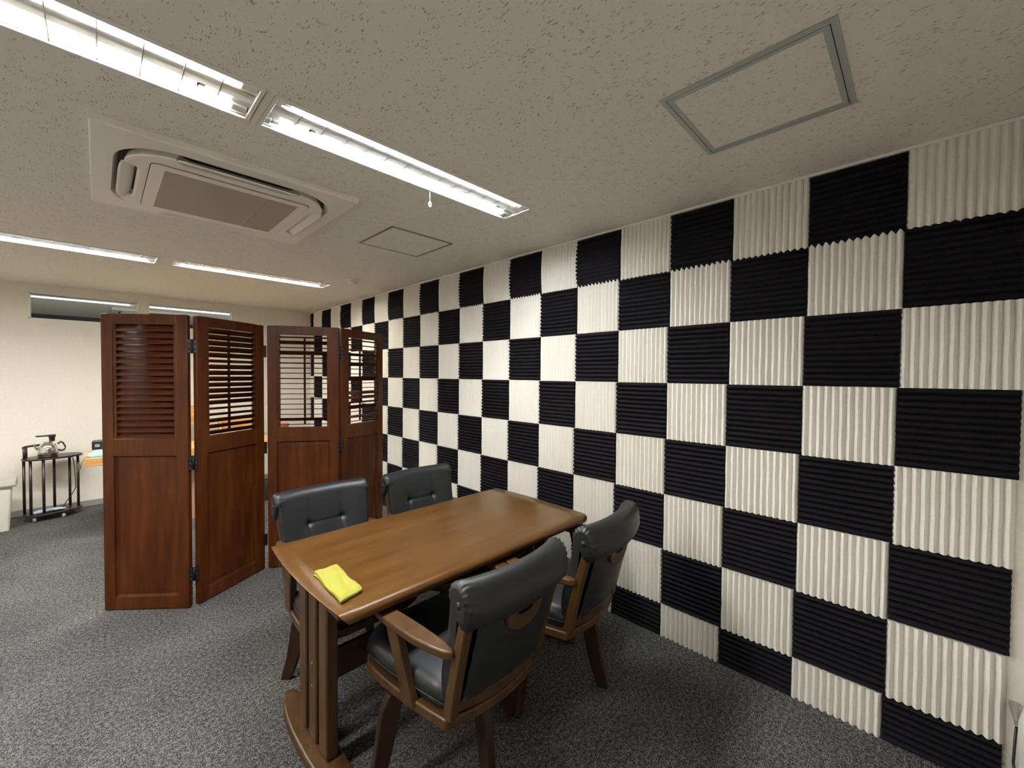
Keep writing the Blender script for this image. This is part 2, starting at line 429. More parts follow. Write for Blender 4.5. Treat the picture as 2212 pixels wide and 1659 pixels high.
# ------------------------------------------------------------------ ceiling cassette air conditioner
def rrect(h, rad, n=10, hx=None):
    hx = hx or h; pts = []
    for cx, cy, a0 in ((hx - rad, h - rad, 0), (-hx + rad, h - rad, PI / 2), (-hx + rad, -h + rad, PI), (hx - rad, -h + rad, 1.5 * PI)):
        for k in range(n + 1):
            a = a0 + PI / 2 * k / n; pts.append((cx + rad * math.cos(a), cy + rad * math.sin(a)))
    return pts


def cassette(cx, cy, label):
    root = thing('air_conditioner', label, 'air conditioner', (cx, cy, H))
    A = .462; z0 = -.026
    inner = rrect(.398, .20, 12)
    outer = []
    for x, y in inner:
        s = A / max(abs(x), abs(y)); outer.append((x * s, y * s))
    # snap to real corners
    def snap(p):
        x, y = p
        return p
    b = MB(); n = len(inner)
    oc = []
    for k, (x, y) in enumerate(inner):
        c = k % 13
        q = k // 13; sx, sy = ((1, 1), (-1, 1), (-1, -1), (1, -1))[q]
        tt = c / 12
        if q in (0, 2): ex, ey = (1, min(1, tt * 2)) if tt <= .5 else (max(0, 2 - 2 * tt), 1)
        else: ex, ey = (min(1, 2 * tt), 1) if tt <= .5 else (1, max(0, 2 - 2 * tt))
        lo = .198 / A
        ex = lo + (1 - lo) * ex; ey = lo + (1 - lo) * ey
        oc.append((sx * A * ex, sy * A * ey))
    rings = [[(x, y, 0.0) for x, y in oc], [(x, y, z0 + .006) for x, y in oc], [(x * .99, y * .99, z0) for x, y in oc], [(x, y, z0 - .002) for x, y in inner],
             [(x * .985, y * .985, z0 + .006) for x, y in inner], [(x * .96, y * .96, -.002) for x, y in inner]]
    vs = [p for q in rings for p in q]
    fs = [(i * n + j, i * n + (j + 1) % n, (i + 1) * n + (j + 1) % n, (i + 1) * n + j) for i in range(len(rings) - 1) for j in range(n)]
    b.add(vs, fs, False); b.build('panel_frame', M['plastic'], root)
    MB().prism(rrect(.385, .19, 10), -.004, -.001).build('air_duct', M['dark'], root)
    # centre body with notches for the four flaps
    out = []
    hw, nd, nl = .372, .045, .23
    base = rrect(hw, .17, 12)
    def notch(x, y):
        for (a, c_) in ((x, y), (y, x)):
            if abs(a) < nl and abs(c_) > hw - .12:
                f_ = min(1, (nl - abs(a)) / .035); f_ = f_ * f_ * (3 - 2 * f_)
                d = nd * f_
                if c_ is y: return (x, math.copysign(abs(y) - d, y))
                return (math.copysign(abs(x) - d, x), y)
        return (x, y)
    dense = []
    for k in range(len(base)):
        p, q = base[k], base[(k + 1) % len(base)]; dd = math.hypot(q[0] - p[0], q[1] - p[1]); mm = max(1, int(dd / .02))
        for i in range(mm): dense.append((p[0] + (q[0] - p[0]) * i / mm, p[1] + (q[1] - p[1]) * i / mm))
    def notch2(p):
        x, y = p
        if abs(x) < nl and abs(y) > hw - .06:
            s = min(1, (nl - abs(x)) / .04); s = s * s * (3 - 2 * s); return (x, math.copysign(abs(y) - nd * s, y))
        if abs(y) < nl and abs(x) > hw - .06:
            s = min(1, (nl - abs(y)) / .04); s = s * s * (3 - 2 * s); return (math.copysign(abs(x) - nd * s, x), y)
        return (x, y)
    body = [notch2(p) for p in dense]
    b = MB(); b.sections([[(x * .97, y * .97, -.006) for x, y in body], [(x, y, -.036) for x, y in body], [(x * .995, y * .995, -.041) for x, y in body], [(x * .97, y * .97, -.043) for x, y in body]], False)
    b.build('centre_panel', M['plastic'], root, bevel=0)
    b = MB(); b.prism(rrect(.295, .03, 5), -.0445, -.0430); b.build('panel_seam', M['dark'], root)
    b = MB(); b.prism(rrect(.2925, .028, 5), -.0475, -.0435); b.build('grille_panel', M['plastic'], root, bevel=.001)
    b = MB()
    for k in range(4):
        x = -.25 + k * .125 + .0015; b.box(x, x + .1242, -.25, .25, -.0485, -.047)
    b.build('intake_mesh', M['grille'], root)
    # flaps
    for k in range(4):
        fb = MB()
        def fl(u_, v_):
            x = (u_ - .5) * .44; e = 1 - (abs(u_ - .5) * 2) ** 6 * .35
            return (x, (v_ - .5) * .058 * e, .005 * math.cos((v_ - .5) * PI))
        fb.grid(fl, 16, 6); me = fb.mesh('air_flap', M['plastic'])
        o = link('air_flap', me, root); sdm = o.modifiers.new('solid', 'SOLIDIFY'); sdm.thickness = .005
        a = k * PI / 2
        tilt = (.5, .50, .42, .55)[k]
        # k=0: +y side ... rotate about z
        Rz = Matrix.Rotation(a, 4, 'Z'); o.matrix_local = Rz @ Matrix.Translation((0, .357, -.034)) @ Matrix.Rotation(-tilt, 4, 'X') @ Matrix.Rotation(PI, 4, 'X')
    return root


cassette(-1.698, 2.672, 'large square white ceiling air conditioner between the two rows of lights')
ac2 = cassette(-1.55, 8.35, 'air conditioner of the next room, glimpsed through the left high pane')


# ------------------------------------------------------------------ folding screen
def leaf(parent, p0, p1, tilt_fn, w_fixed=None):
    dx, dy = p1[0] - p0[0], p1[1] - p0[1]; Wd = math.hypot(dx, dy); ang = math.atan2(dy, dx); th = .028; Ht = 1.755; z0 = .006
    st = .062; li = .018; o0, o1 = 1.022, 1.694; m0 = .918; b0 = .083
    b = MB()
    b.box(0, st, 0, th, z0, Ht); b.box(Wd - st, Wd, 0, th, z0, Ht)
    b.box(st, Wd - st, 0, th, o1, Ht); b.box(st, Wd - st, 0, th, m0, o0); b.box(st, Wd - st, 0, th, z0, b0)
    fr = b.build('screen_leaf', M['screen'], parent, bevel=.0025, loc=(p0[0], p0[1], 0), rot=(0, 0, ang))
    pn = MB()
    ch = .022
    a0, a1, c0, c1 = st, Wd - st, b0, m0
    pn.add([(a0, .010, c0), (a1, .010, c0), (a1, .010, c1), (a0, .010, c1), (a0 + .008, .014, c0 + .008), (a1 - .008, .014, c0 + .008), (a1 - .008, .014, c1 - .008), (a0 + .008, .014, c1 - .008),
            (a0 + .03, .0125, c0 + .03), (a1 - .03, .0125, c0 + .03), (a1 - .03, .0125, c1 - .03), (a0 + .03, .0125, c1 - .03), (a0, .022, c0), (a1, .022, c0), (a1, .022, c1), (a0, .022, c1)],
           [(0, 1, 5, 4), (1, 2, 6, 5), (2, 3, 7, 6), (3, 0, 4, 7), (4, 5, 9, 8), (5, 6, 10, 9), (6, 7, 11, 10), (7, 4, 8, 11), (8, 9, 10, 11), (12, 15, 14, 13)])
    pn.build('inset_panel', M['screen'], fr)
    for x in (st, Wd - st - li):
        MB().box(x, x + li, .004, th - .002, o0, o1).build('louvre_stile', M['screen'], fr, bevel=.001)
    n = 18; pt = (o1 - o0) / n; sw = .0500; x0, x1 = st + li - .003, Wd - st - li + .003
    s = MB(); s.sections([[(x, sw / 2 * math.cos(a), .0028 * math.sin(a)) for a in [2 * PI * k / 10 for k in range(10)]] for x in (x0, x1)], True)
    sm = s.mesh('louvre_slat', M['screen_x'])
    for k in range(n):
        link('louvre_slat', sm, fr, loc=(0, .013, o0 + pt * (k + .5)), rot=(tilt_fn(k), random.uniform(-.004, .004), 0))
    MB().box(Wd / 2 - .006, Wd / 2 + .006, th + .004, th + .014, o0 + .02, o1 - .02).build('tilt_rod', M['screen_x'], fr)
    return fr


scr = thing('folding_screen', 'four-leaf reddish brown wooden folding screen with louvred tops', 'folding screen', (-1.3, 3.45, 0))
def W2L(p): return (p[0] + 1.3, p[1] - 3.45)
PTS = [((-2.134, 3.634), (-1.775, 3.315)), ((-1.729, 3.322), (-1.312, 3.566)), ((-1.296, 3.553), (-.893, 3.297)), ((-.858, 3.325), (-.424, 3.515))]
rr_ = random.Random(3)
TL = [lambda k: math.radians(62) + rr_.uniform(-.03, .03), lambda k: math.radians(-37) + rr_.uniform(-.05, .05) + (.25 if k in (4, 12, 3) else 0),
      lambda k: math.radians(-6 if rr_.random() > .3 else -30) + rr_.uniform(-.05, .05), lambda k: math.radians(-4) + (rr_.uniform(-.75, .55) if rr_.random() > .45 else 0)]
for (a, c), tf in zip(PTS, TL): leaf(scr, W2L(a), W2L(c), tf)


def hinge(x, y, z, ang, face=True):
    hb = MB(); hb.box(-.022, -.003, -.003, .0, -.042, .042); hb.box(.003, .022, -.003, 0, -.042, .042); hb.tube([(0, -.003, -.042), (0, -.003, .042)], .005, 8)
    h = hb.build('hinge', M['iron'], scr, loc=(x + 1.3, y - 3.45, z), rot=(0, 0, ang))
    sb = MB()
    for sx in (-.014, .014):
        for sz in (-.03, 0, .03): sb.lathe([(.0025, 0), (.0015, .0008)], 8, (0, 0, 0)) if False else sb.box(sx - .002, sx + .002, -.0042, -.003, sz - .002, sz + .002)
    sb.build('hinge_screws', M['screw'], h)


for z in (1.57, .875, .206):
    hinge(-1.752, 3.3125, z, 0.0); hinge(-.876, 3.306, z, 0.0)
for z in (1.57, .875, .206):   # middle joint opens to the rear
    hb = MB(); hb.box(-.012, .012, -.002, .006, -.042, .042); hb.build('hinge', M['iron'], scr, loc=(-1.304 + 1.3, 3.582 - 3.45, z))


# ------------------------------------------------------------------ dining table
TZ = .68
tx0, tx1, ty0, ty1 = -1.637, -.338, 1.462, 2.195
tcx, tcy = (tx0 + tx1) / 2, (ty0 + ty1) / 2
tb = thing('dining_table', 'rectangular brown wooden dining table with rounded long edges', 'table', (tcx, tcy, 0))
hwx, hwy = (tx1 - tx0) / 2, (ty1 - ty0) / 2
b = MB(); secs = []
th = .045; nn = 14
# cross-section in y,z with big bullnose on the long edges, swept in x with the ends bowed
cs = []
for k in range(nn + 1):
    a = -PI / 2 + PI * k / nn * .93; cs.append((hwy - .030 + .030 * max(0, math.cos(a)), TZ - th / 2 + th / 2 * math.sin(a)))
cs.append((hwy - .040, TZ))
cs2 = [(-y, z) for y, z in cs[::-1]]
under = [(-hwy + .06, TZ - th), (hwy - .06, TZ - th)]
ys_in = [(-hwy + .04 + (2 * hwy - .08) * k / 14) for k in range(14, 0, -1)]
sec = cs + [(y, TZ) for y in ys_in[1:]] + cs2 + under
def bow(y): return .020 * (1 - (y / hwy) ** 2)
for sx, cham in ((-1, .0), (-1, .004), (-.9, 0), (0, 0), (.9, 0), (1, .004), (1, .0)):
    q = []
    for y, z in sec:
        if abs(sx) == 1:
            c_ = cham; zz = TZ - th / 2 + (z - (TZ - th / 2)) * (1 if c_ else .94)
            x = sx * (hwx - (.0015 if c_ else 0) + bow(y) - .032 * ((TZ - z) / th) ** 1.2); yy = y * (1 if c_ else .997)
            q.append((x, yy, zz))
        else: q.append((sx * hwx, y, z))
    secs.append(q)
b.sections(secs, False)
o = b.build('tabletop', M['table'], tb)
for p in o.data.polygons: p.use_smooth = True
try: o.data.set_sharp_from_angle(angle=math.radians(50))
except Exception: pass
for s in (-1, 1):
    xo = s * (hwx - .062)
    for k in range(3):
        yc = (k - 1) * .100
        MB().box(xo - .021, xo + .021, yc - .0375, yc + .0375, .045, TZ - th).build('post', M['chair'], tb, bevel=.007, seg=3)
    for z in (.335, .25): MB().tube([(xo + s * .0205, .0, z), (xo + s * .0225, .0, z)], .005, 8).build('bolt_cap', M['alu_dark'], tb)
    # foot: long plank with bowed outer edge and round ends
    out = []; L_ = .335
    pts = []
    for k in range(25):
        t = -1 + 2 * k / 24; pts.append((xo + s * (.046 * (1 - abs(t) ** 3.2) ** .5 + .016 * (1 - t * t)) + s * .004, L_ * t))
    for k in range(23, 0, -1):
        t = -1 + 2 * k / 24; pts.append((xo - s * (.044 * (1 - abs(t) ** 3.2) ** .5), L_ * t))
    MB().prism(pts, .0, .045).build('foot', M['chair'], tb, bevel=.008, seg=3)
    MB().box(xo - .03, xo + .03, -.26, .26, TZ - th - .028, TZ - th).build('top_cleat', M['chair'], tb, bevel=.003)
MB().box(-(hwx - .062) + .02, (hwx - .062) - .02, -.0125, .0125, .235, .350).build('stretcher', M['leg'], tb, bevel=.004)

# ------------------------------------------------------------------ yellow cloth
A_, B_, C_, D_ = Vector((-1.598, 1.795)), Vector((-1.515, 1.802)), Vector((-1.528, 1.560)), Vector((-1.610, 1.536))
cl = thing('cleaning_cloth', 'folded yellow microfibre cloth on the near left corner of the table', 'cloth', (-1.562, 1.67, TZ))
rc = random.Random(5)
def layer(z, sh, rz, name, fold):
    bq = MB()
    def fn(u_, v_):
        p = (A_ * (1 - u_) + B_ * u_) * (1 - v_) + (D_ * (1 - u_) + C_ * u_) * v_
        p = p - Vector((-1.562, 1.67)); p = p * sh
        x = p.x + .003 * math.sin(v_ * 9 + rz); y = p.y + .003 * math.sin(u_ * 7 + rz * 2)
        c_, s_ = math.cos(rz), math.sin(rz); x, y = c_ * x - s_ * y, s_ * x + c_ * y
        e = min(u_, 1 - u_, v_, 1 - v_); zz = z + .0015 * math.sin(u_ * 11 + v_ * 5) + .0012 * math.sin(v_ * 17 + 1) - .003 * max(0, 1 - e / .08) ** 2
        if fold and v_ > .85: zz += .004 * math.sin((v_ - .85) / .15 * PI)
        return (x, y, max(zz, .0008))
    bq.grid(fn, 18, 34); oo = bq.build(name, M['yellow'], cl)
    so = oo.modifiers.new('solid', 'SOLIDIFY'); so.thickness = .0032; so.offset = 1
    return oo
layer(.001, .97, .05, 'bottom_layer', 0); layer(.0055, .95, -.03, 'middle_layer', 1); layer(.010, 1.0, 0, 'top_layer', 1)
# rolled fold at the near end
bq = MB()
secs = []
for k in range(13):
    t = k / 12; p = D_.lerp(C_, t) - Vector((-1.562, 1.67)); rr = .0085 * (.75 + .25 * math.sin(t * 7))
    secs.append([(p.x + .3 * rr * math.cos(a), p.y + .8 * rr * math.cos(a) + .001, .0085 + rr * .85 * math.sin(a)) for a in [2 * PI * i / 10 for i in range(10)]])
bq.sections(secs); bq.build('rolled_fold', M['yellow'], cl)


# ------------------------------------------------------------------ swivel armchair
def build_chair(label, loc, rz, base_rot):
    root = thing('dining_armchair', label, 'chair', (loc[0], loc[1], 0), rz, 'black leather armchairs around the table')
    WD = M['chair']; LE = M['leather']
    # seat frame ring
    def outline(sc=1.0, grow=0.0, n=48):
        pts = []
        # back edge (bowed), right side, front (rounded), left side
        for k in range(9):
            t = -1 + 2 * k / 8; pts.append((t * .212, -.238 - .038 * (1 - t * t)))
        for k in range(1, 7):
            t = k / 6; pts.append((.212 + .042 * math.sin(t * PI / 2), -.238 + t * .36))
        for k in range(1, 12):
            a = PI * k / 12; pts.append((.254 * math.copysign(abs(math.cos(a)) ** .55, math.cos(a)), .122 + .125 * math.sin(a) ** .8))
        for k in range(6, 0, -1):
            t = k / 6; pts.append((-.212 - .042 * math.sin(t * PI / 2), -.238 + t * .36))
        return [(x * sc, y * sc + (0 if sc == 1 else -.005 * (1 - sc))) for x, y in pts]
    b = MB(); b.prism(outline(), .363, .397); b.build('seat_frame', WD, root, bevel=.006, seg=3)
    # seat cushion
    b = MB(); ol = outline(.93)
    ol = [(x * 1.02 if y > 0 else x, y if y > -.2 else max(y, -.235)) for x, y in ol]
    def crown(sc, z): return [(x * sc, y * sc + .012, z) for x, y in ol]
    b.sections([crown(.96, .395), crown(1.0, .409), crown(1.03, .432), crown(1.025, .455), crown(.98, .471), crown(.88, .480), crown(.6, .487), crown(.2, .490)], True)
    b.build('seat_cushion', LE, root)
    b = MB(); ring = crown(1.034, .430); b.tube([ring[-1]] + ring + [ring[0]], .003, 6); b.build('piping', LE, root)
    # back posts
    def back_y(z): return -.226 - .138 * (max(0, z - .37) / .45) ** 1.2 * .85     # lean
    for s in (-1, 1):
        secs = []
        for k in range(9):
            z = .392 + (.79 - .392) * k / 8; y = back_y(z); w_ = .017; d_ = .024 - .004 * k / 8
            x = s * (.188 + .010 * k / 8)
            secs.append([(x - w_, y - d_, z), (x + w_, y - d_, z), (x + w_, y + d_ * .6, z), (x - w_, y + d_ * .6, z)])
        b = MB(); b.sections(secs, False); b.build('back_post', WD, root, bevel=.004)
    # lower back rail (curved)
    b = MB(); secs = []
    for k in range(13):
        t = -1 + 2 * k / 12; x = t * .180; y = -.236 - .034 * (1 - t * t)
        secs.append([(x, y - .014, .408), (x, y + .008, .408), (x, y + .000, .450), (x, y - .022, .450)])
    b.sections(secs, False); b.build('back_rail', WD, root, bevel=.003)
    # backrest cushion: slab between z .40 and .80, concave, with two tufted buttons
    def cy(x): return -.036 * (1 - (x / .22) ** 2)
    zt = [-1, 1]
    bt = [(-.082, .672), (.082, .672)]
    RC = (-.312, .787); RR = (.047, .053)      # roll centre (y, z) and radii
    def front(u_, v_):
        z = .425 + (RC[1] + RR[1] * .300 - .425) * v_; x = (-.200 - .018 * v_) * (1 - 2 * u_)
        top_y = RC[0] + RR[0] * .954 + .0005; bot_y = back_y(.425) + .040
        y = bot_y + (top_y - bot_y) * v_ ** 1.35 + .016 * math.exp(-((z - .53) / .08) ** 2)
        e = abs(2 * u_ - 1); puff = -.014 * e ** 7 * (1 - v_ ** 6)
        d = 0
        for bx, bz in bt:
            rr2 = (x - bx) ** 2 + (z - bz) ** 2; d += .013 * math.exp(-rr2 / .00016) + .007 * math.exp(-rr2 / .0022)
            if z > bz: d += .0028 * math.exp(-((x - bx) / .004) ** 2)
            if z < bz: d += .006 * math.exp(-((x - bx * (1 - .6 * (bz - z))) / .008) ** 2) * math.exp((z - bz) / .045)
        if abs(x) < .08: d += .0045 * math.exp(-((z - .672) / .0045) ** 2)
        return (x, y + cy(x) + puff - d, z)
    def rear(u_, v_):
        x = -.172 + .344 * u_; z = .445 + .33 * v_
        return (x, back_y(z) + cy(x) * 1.0 - .014 - .004 * math.sin(v_ * PI) + .0012 * math.sin(v_ * 26 + u_ * 5), z)
    nu, nv = 64, 56
    b = MB(); b.grid(front, nu, nv)
    def side(x_sign):
        def fn(u_, v_):
            a = front(0 if x_sign < 0 else 1, v_); return (a[0], a[1] - (.046 - .016 * v_) * u_, a[2])
        return fn
    b.grid(side(-1), 3, nv); b.grid(side(1), 3, nv)
    b.build('backrest_cushion', LE, root)
    b = MB(); b.grid(rear, 20, 16); b.grid(lambda u_, v_: (rear(u_, 0)[0], rear(u_, 0)[1] + .03 * v_, .445), 8, 1); b.build('backrest_rear', LE, root)
    # rolled top with gathered ends
    b = MB(); secs = []; NA = 48; NX = 60
    for k in range(NX + 1):
        t = -1 + 2 * k / NX; e = abs(t); x = .231 * t
        close = 1.0 if e < .92 else math.sqrt(max(0.0, 1 - ((e - .92) / .084) ** 2)) * .45 + .55
        q = []
        for i in range(NA):
            a = 2 * PI * i / NA
            fr_ = .5 - .5 * math.cos(a)      # pleats only on the outer and rear side
            pl = 1 + (.11 * ((e - .84) / .16) ** 1.0 * math.cos(17 * a) * min(1, .15 + fr_ + max(0, math.sin(a))) if e > .84 else 0)
            ra, rb = RR[0] * close * pl, (RR[1] if math.sin(a) > 0 else RR[1] * 1.5) * close * pl
            if abs(e - .42) < .009: ra *= .975; rb *= .975
            lx, lz = ra * math.cos(a), rb * math.sin(a)
            if math.sin(a) < 0: lx = lx if lx < 0 else lx * .55       # lower front is hidden behind the cushion
            yy = lx + (.22 * lz if lz < 0 else 0); zz = lz
            q.append((x, RC[0] + cy(max(-.22, min(.22, x))) + yy, RC[1] + zz))
        secs.append(q)
    b.sections(secs, True); b.build('rolled_headrest', LE, root)
    for s in (-1, 1):
        cp = MB().lathe([(.0, -.003), (.012, -.002), (.014, .001), (.0, .004)], 16); oo = cp.build('end_button', LE, root)
        oo.location = (s * .2295, RC[0] - .008, RC[1] - .008); oo.rotation_euler = (0, s * PI / 2, 0)
    # handle plate with slot
    b = MB(); oo = []; ii = []
    for k in range(24):
        a = 2 * PI * k / 24; ii.append((.034 * math.cos(a), .010 * math.sin(a) + .004))
        xx = .078 * math.cos(a); zz = .052 * math.sin(a)
        if zz > 0: zz = .030 * min(1, abs(math.sin(a)) * 2.0); xx = .078 * math.copysign(abs(math.cos(a)) ** .4, math.cos(a))
        oo.append((xx, zz))
    yb = back_y(.68) - .050; n = 24; vs = []
    for yy in (0, -.012):
        vs += [(x, yb + yy + .10 * z * -1, .690 + z) for x, z in oo] + [(x, yb + yy - .10 * z, .690 + z) for x, z in ii]
    fs = []
    for k in range(n):
        k2 = (k + 1) % n
        fs += [(k, k2, n + k2, n + k), (2 * n + k, 3 * n + k, 3 * n + k2, 2 * n + k2), (k, 2 * n + k, 2 * n + k2, k2), (n + k, n + k2, 3 * n + k2, 3 * n + k)]
    b.add(vs, fs); b.build('carry_handle', WD, root)
    MB().box(-.03, .03, yb - .002, yb + .006, .68, .74).build('handle_backing', M['dark'], root)
    # arms
    for s in (-1, 1):
        inn = [(.206, -.270), (.204, -.21), (.208, -.12), (.216, -.03), (.222, .03), (.228, .072)]
        outp = [(.246, .092), (.266, .086), (.275, .055), (.276, .01), (.271, -.08), (.265, -.15), (.250, -.215), (.235, -.265), (.218, -.284)]
        pts = [(s * x, y) for x, y in inn + outp]
        def zl(y): return .606 - .004 * max(0, (-y - .05) / .2)
        b = MB(); b.sections([[(x, y, zl(y)) for x, y in pts], [(x, y, zl(y) + .026) for x, y in pts]], False)
        b.build('armrest', WD, root, bevel=.006, seg=3)
        secs = []
        for k in range(7):
            t = k / 6; z = .38 + (.610 - .38) * t; x = s * (.230 + .020 * t); y = -.085 + .072 * t; hw_ = .034 - .004 * math.sin(t * PI)
            secs.append([(x - .014, y - hw_, z), (x + .014, y - hw_, z), (x + .014, y + hw_, z), (x - .014, y + hw_, z)])
        b = MB(); b.sections(secs, False); b.build('arm_support', WD, root, bevel=.004)
    # swivel base and legs
    b = MB(); b.lathe([(.115, .363), (.115, .352), (.10, .352), (.10, .336)], 28); b.build('swivel_plate', M['iron'], root)
    b = MB(); secs = []
    leg = MB(); secs = []
    # flat sabre leg: horizontal arm under the seat, then a splayed tapering leg kicking out at the floor
    path = [(.03, .335, .016), (.12, .334, .018), (.185, .330, .024), (.213, .318, .032), (.227, .285, .034), (.240, .222, .032), (.253, .150, .029), (.268, .085, .026), (.284, .035, .024), (.296, .0, .023)]
    for k, (rr3, zz, hw3) in enumerate(path):
        if k < 2: d = Vector((1, 0, 0))
        elif k == 2: d = Vector((.93, 0, -.36))
        elif k == 3: d = Vector((.62, 0, -.78))
        else: d = Vector((path[min(k + 1, 9)][0] - path[k - 1][0], 0, path[min(k + 1, 9)][1] - path[k - 1][1]))
        d.normalize(); nrm = Vector((-d.z, 0, d.x)); wd = .0175 - .0035 * k / 9; c0_ = Vector((rr3, 0, zz))
        q4 = [c0_ - nrm * hw3 + Vector((0, -wd, 0)), c0_ + nrm * hw3 + Vector((0, -wd, 0)), c0_ + nrm * hw3 + Vector((0, wd, 0)), c0_ - nrm * hw3 + Vector((0, wd, 0))]
        if k == 9: q4 = [Vector((p.x, p.y, 0)) for p in q4]
        q4 = [Vector((p.x, p.y, min(p.z, .3515))) for p in q4]
        secs.append([tuple(p) for p in q4])
    leg.sections(secs, False); lm = leg.mesh('leg', M['leg'])
    for k in range(4):
        link('leg', lm, root, bevel=.004, rot=(0, 0, base_rot + k * PI / 2))
    return root


def R(d): return math.radians(d)
ch = build_chair('black leather armchair with brown wooden frame nearest the camera, its back to us', (-1.232, 1.452), R(1), R(-8 - 1))
for x in ch.children:
    if x.name.startswith('leg') or x.name.startswith('swivel'): x.location = (-.005, .006, 0)
for lab, loc, rz, br in (('black leather armchair beside the checkered wall, on the near side of the table', (-.672, 1.468), R(6), R(22 - 6)),
                         ('black tufted armchair on the far side of the table, in front of the folding screen', (-1.333, 2.092), R(180 + 1), R(45)),
                         ('black tufted armchair at the far right of the table, in front of the foam wall', (-.779, 2.078), R(180 + 1), R(45))):
    c = dup(ch); c.location = (loc[0], loc[1], 0); c.rotation_euler = (0, 0, rz); c['label'] = lab
    k = 0
    for x in c.children:
        if x.name.startswith('leg') or x.name.startswith('swivel'): x.location = (0, 0, 0)
        if x.name.startswith('leg'): x.rotation_euler = (0, 0, br + k * PI / 2); k += 1
        if 'checkered wall' in lab and (x.name.startswith('leg') or x.name.startswith('swivel')): x.location = (.02, .037, 0)

# ------------------------------------------------------------------ small cart at the back wall
ct = thing('side_cart', 'small dark wooden oval cart on clear castors by the back wall', 'cart', (-2.465, 6.20, 0), R(16))
def oval(hx, hy, n=32): return [(hx * math.copysign(abs(math.cos(a)) ** .8, math.cos(a)), hy * math.copysign(abs(math.sin(a)) ** .8, math.sin(a))) for a in [2 * PI * k / n for k in range(n)]]
MB().prism(oval(.20, .125), .578, .596).build('top_shelf', M['cart'], ct, bevel=.004)
MB().prism(oval(.195, .125), .052, .070).build('bottom_shelf', M['cart'], ct, bevel=.004)
for x, y in ((-.18, .04), (-.155, -.04), (-.085, -.095), (.03, .105), (.13, .075), (.165, -.02), ):
    MB().tube([(x, y, .07), (x, y, .578)], .0105, 10).build('post', M['cart'], ct)
rl = [(-.19, -.005), (-.16, .07), (-.09, .105), (.0, .118)]
MB().tube([(x, y, .70) for x, y in rl], .010, 8).build('guard_rail', M['cart'], ct)
for x, y in (rl[0], rl[1], rl[3]): MB().tube([(x * .98, y * .98, .596), (x * .98, y * .98, .70)], .008, 8).build('rail_post', M['cart'], ct)
for x, y in ((-.14, -.06), (.04, -.10), (.15, .0), (-.05, .09)):
    cb = MB(); cb.tube([(x - .010, y, .022), (x + .010, y, .022)], .022, 14); oo = cb.build('castor', M['clear'], ct)
    MB().box(x - .012, x + .012, y - .008, y + .008, .040, .054).build('castor_mount', M['iron'], ct)

kt = thing('electric_kettle', 'stainless steel kettle with black handle and lever on the dark cart', 'kettle', (-2.495, 6.16, .597), R(10))
kt.scale = (.80, .80, 1.22)
MB().lathe([(.078, 0), (.082, .004), (.080, .014)], 28).build('base_ring', M['black'], kt)
MB().lathe([(.078, .014), (.086, .022), (.087, .045), (.080, .075), (.062, .10), (.040, .112), (.036, .116)], 32).build('body', M['steel'], kt)
MB().lathe([(.036, .114), (.036, .120), (.02, .124), (.0, .125)], 24).build('lid', M['steel'], kt)
MB().tube([(-.07, 0, .06), (-.095, 0, .075), (-.105, 0, .10), (-.125, 0, .118)], [.012, .009, .007, .006], 10).build('spout', M['steel'], kt)
MB().tube([(.078, 0, .095), (.105, 0, .110), (.125, 0, .100), (.145, 0, .065), (.135, 0, .045), (.105, 0, .040), (.086, 0, .050)], .0075, 8).build('handle', M['black'], kt)
MB().lathe([(.024, .12), (.026, .15), (.034, .162), (.034, .172), (.0, .174)], 16, (.035, 0, 0)).build('lever_neck', M['black'], kt)
MB().box(-.095, .06, -.018, .018, .160, .172).build('lever', M['black'], kt, bevel=.005)
cd = thing('power_cord', 'thin black power cord hanging down the right side of the cart', 'cord', (0, 0, 0))
cd.location = (-2.33, 6.21, 0)
MB().tube([(-.03, .05, .575), (-.005, .045, .55), (.005, .04, .45), (.01, .03, .33), (.012, .03, .25), (-.02, .03, .18), (-.06, .03, .11), (-.075, .03, .075)], .0035, 8).build('cable', M['black'], cd)
tw = MB(); tw.grid(lambda u_, v_: (-.13 + .20 * u_ + .01 * math.sin(v_ * 6), -.07 + .10 * v_, .004 + .010 * math.sin(u_ * PI) + .004 * math.sin(u_ * 17 + v_ * 9) * math.sin(v_ * PI)), 24, 12)
o = tw.build('folded_cloth', M['bluecloth']); o.location = (-2.475, 6.185, .0705); o.rotation_euler = (0, 0, R(16)); sf = o.modifiers.new('solid', 'SOLIDIFY'); sf.thickness = .006; sf.offset = 1
tag(o, 'crumpled blue and white cloth lying on the bottom shelf of the cart', 'cloth')

# cream bin at the left edge
bn = thing('pedal_bin', 'cream plastic bin with grey lid at the left edge by the wall', 'bin', (-2.83, 6.04, 0), R(4))
b = MB(); q = rrect(.11, .02, 4, .125)
b.sections([[(x * .86, y * .9, .0) for x, y in q], [(x, y, .395) for x, y in q]], False); b.build('bin_body', M['binw'], bn)
b = MB(); q = rrect(.135, .02, 4, .155); b.sections([[(x * .95, y * .95, .392) for x, y in q], [(x, y, .405) for x, y in q], [(x * .97, y * .97, .440) for x, y in q]], False); b.build('bin_lid', M['bing'], bn)
MB().box(-.12, -.04, -.135, -.10, .004, .02).build('pedal', M['black'], bn, bevel=.003)

# ------------------------------------------------------------------ pine desk behind the screen
dk = thing('pine_desk', 'pale pine work table mostly hidden behind the folding screen', 'table', (-1.45, 5.35, 0))
MB().box(-.785, .90, -.27, .27, .632, .70).build('desktop', M['pine'], dk, bevel=.004)
for x in (-.55, .83):
    for y in (-.22, .22): MB().box(x - .03, x + .03, y - .03, y + .03, 0, .632).build('leg', M['pine'], dk, bevel=.003)
MB().box(-.52, .80, .205, .235, .55, .632).build('apron', M['pine'], dk)
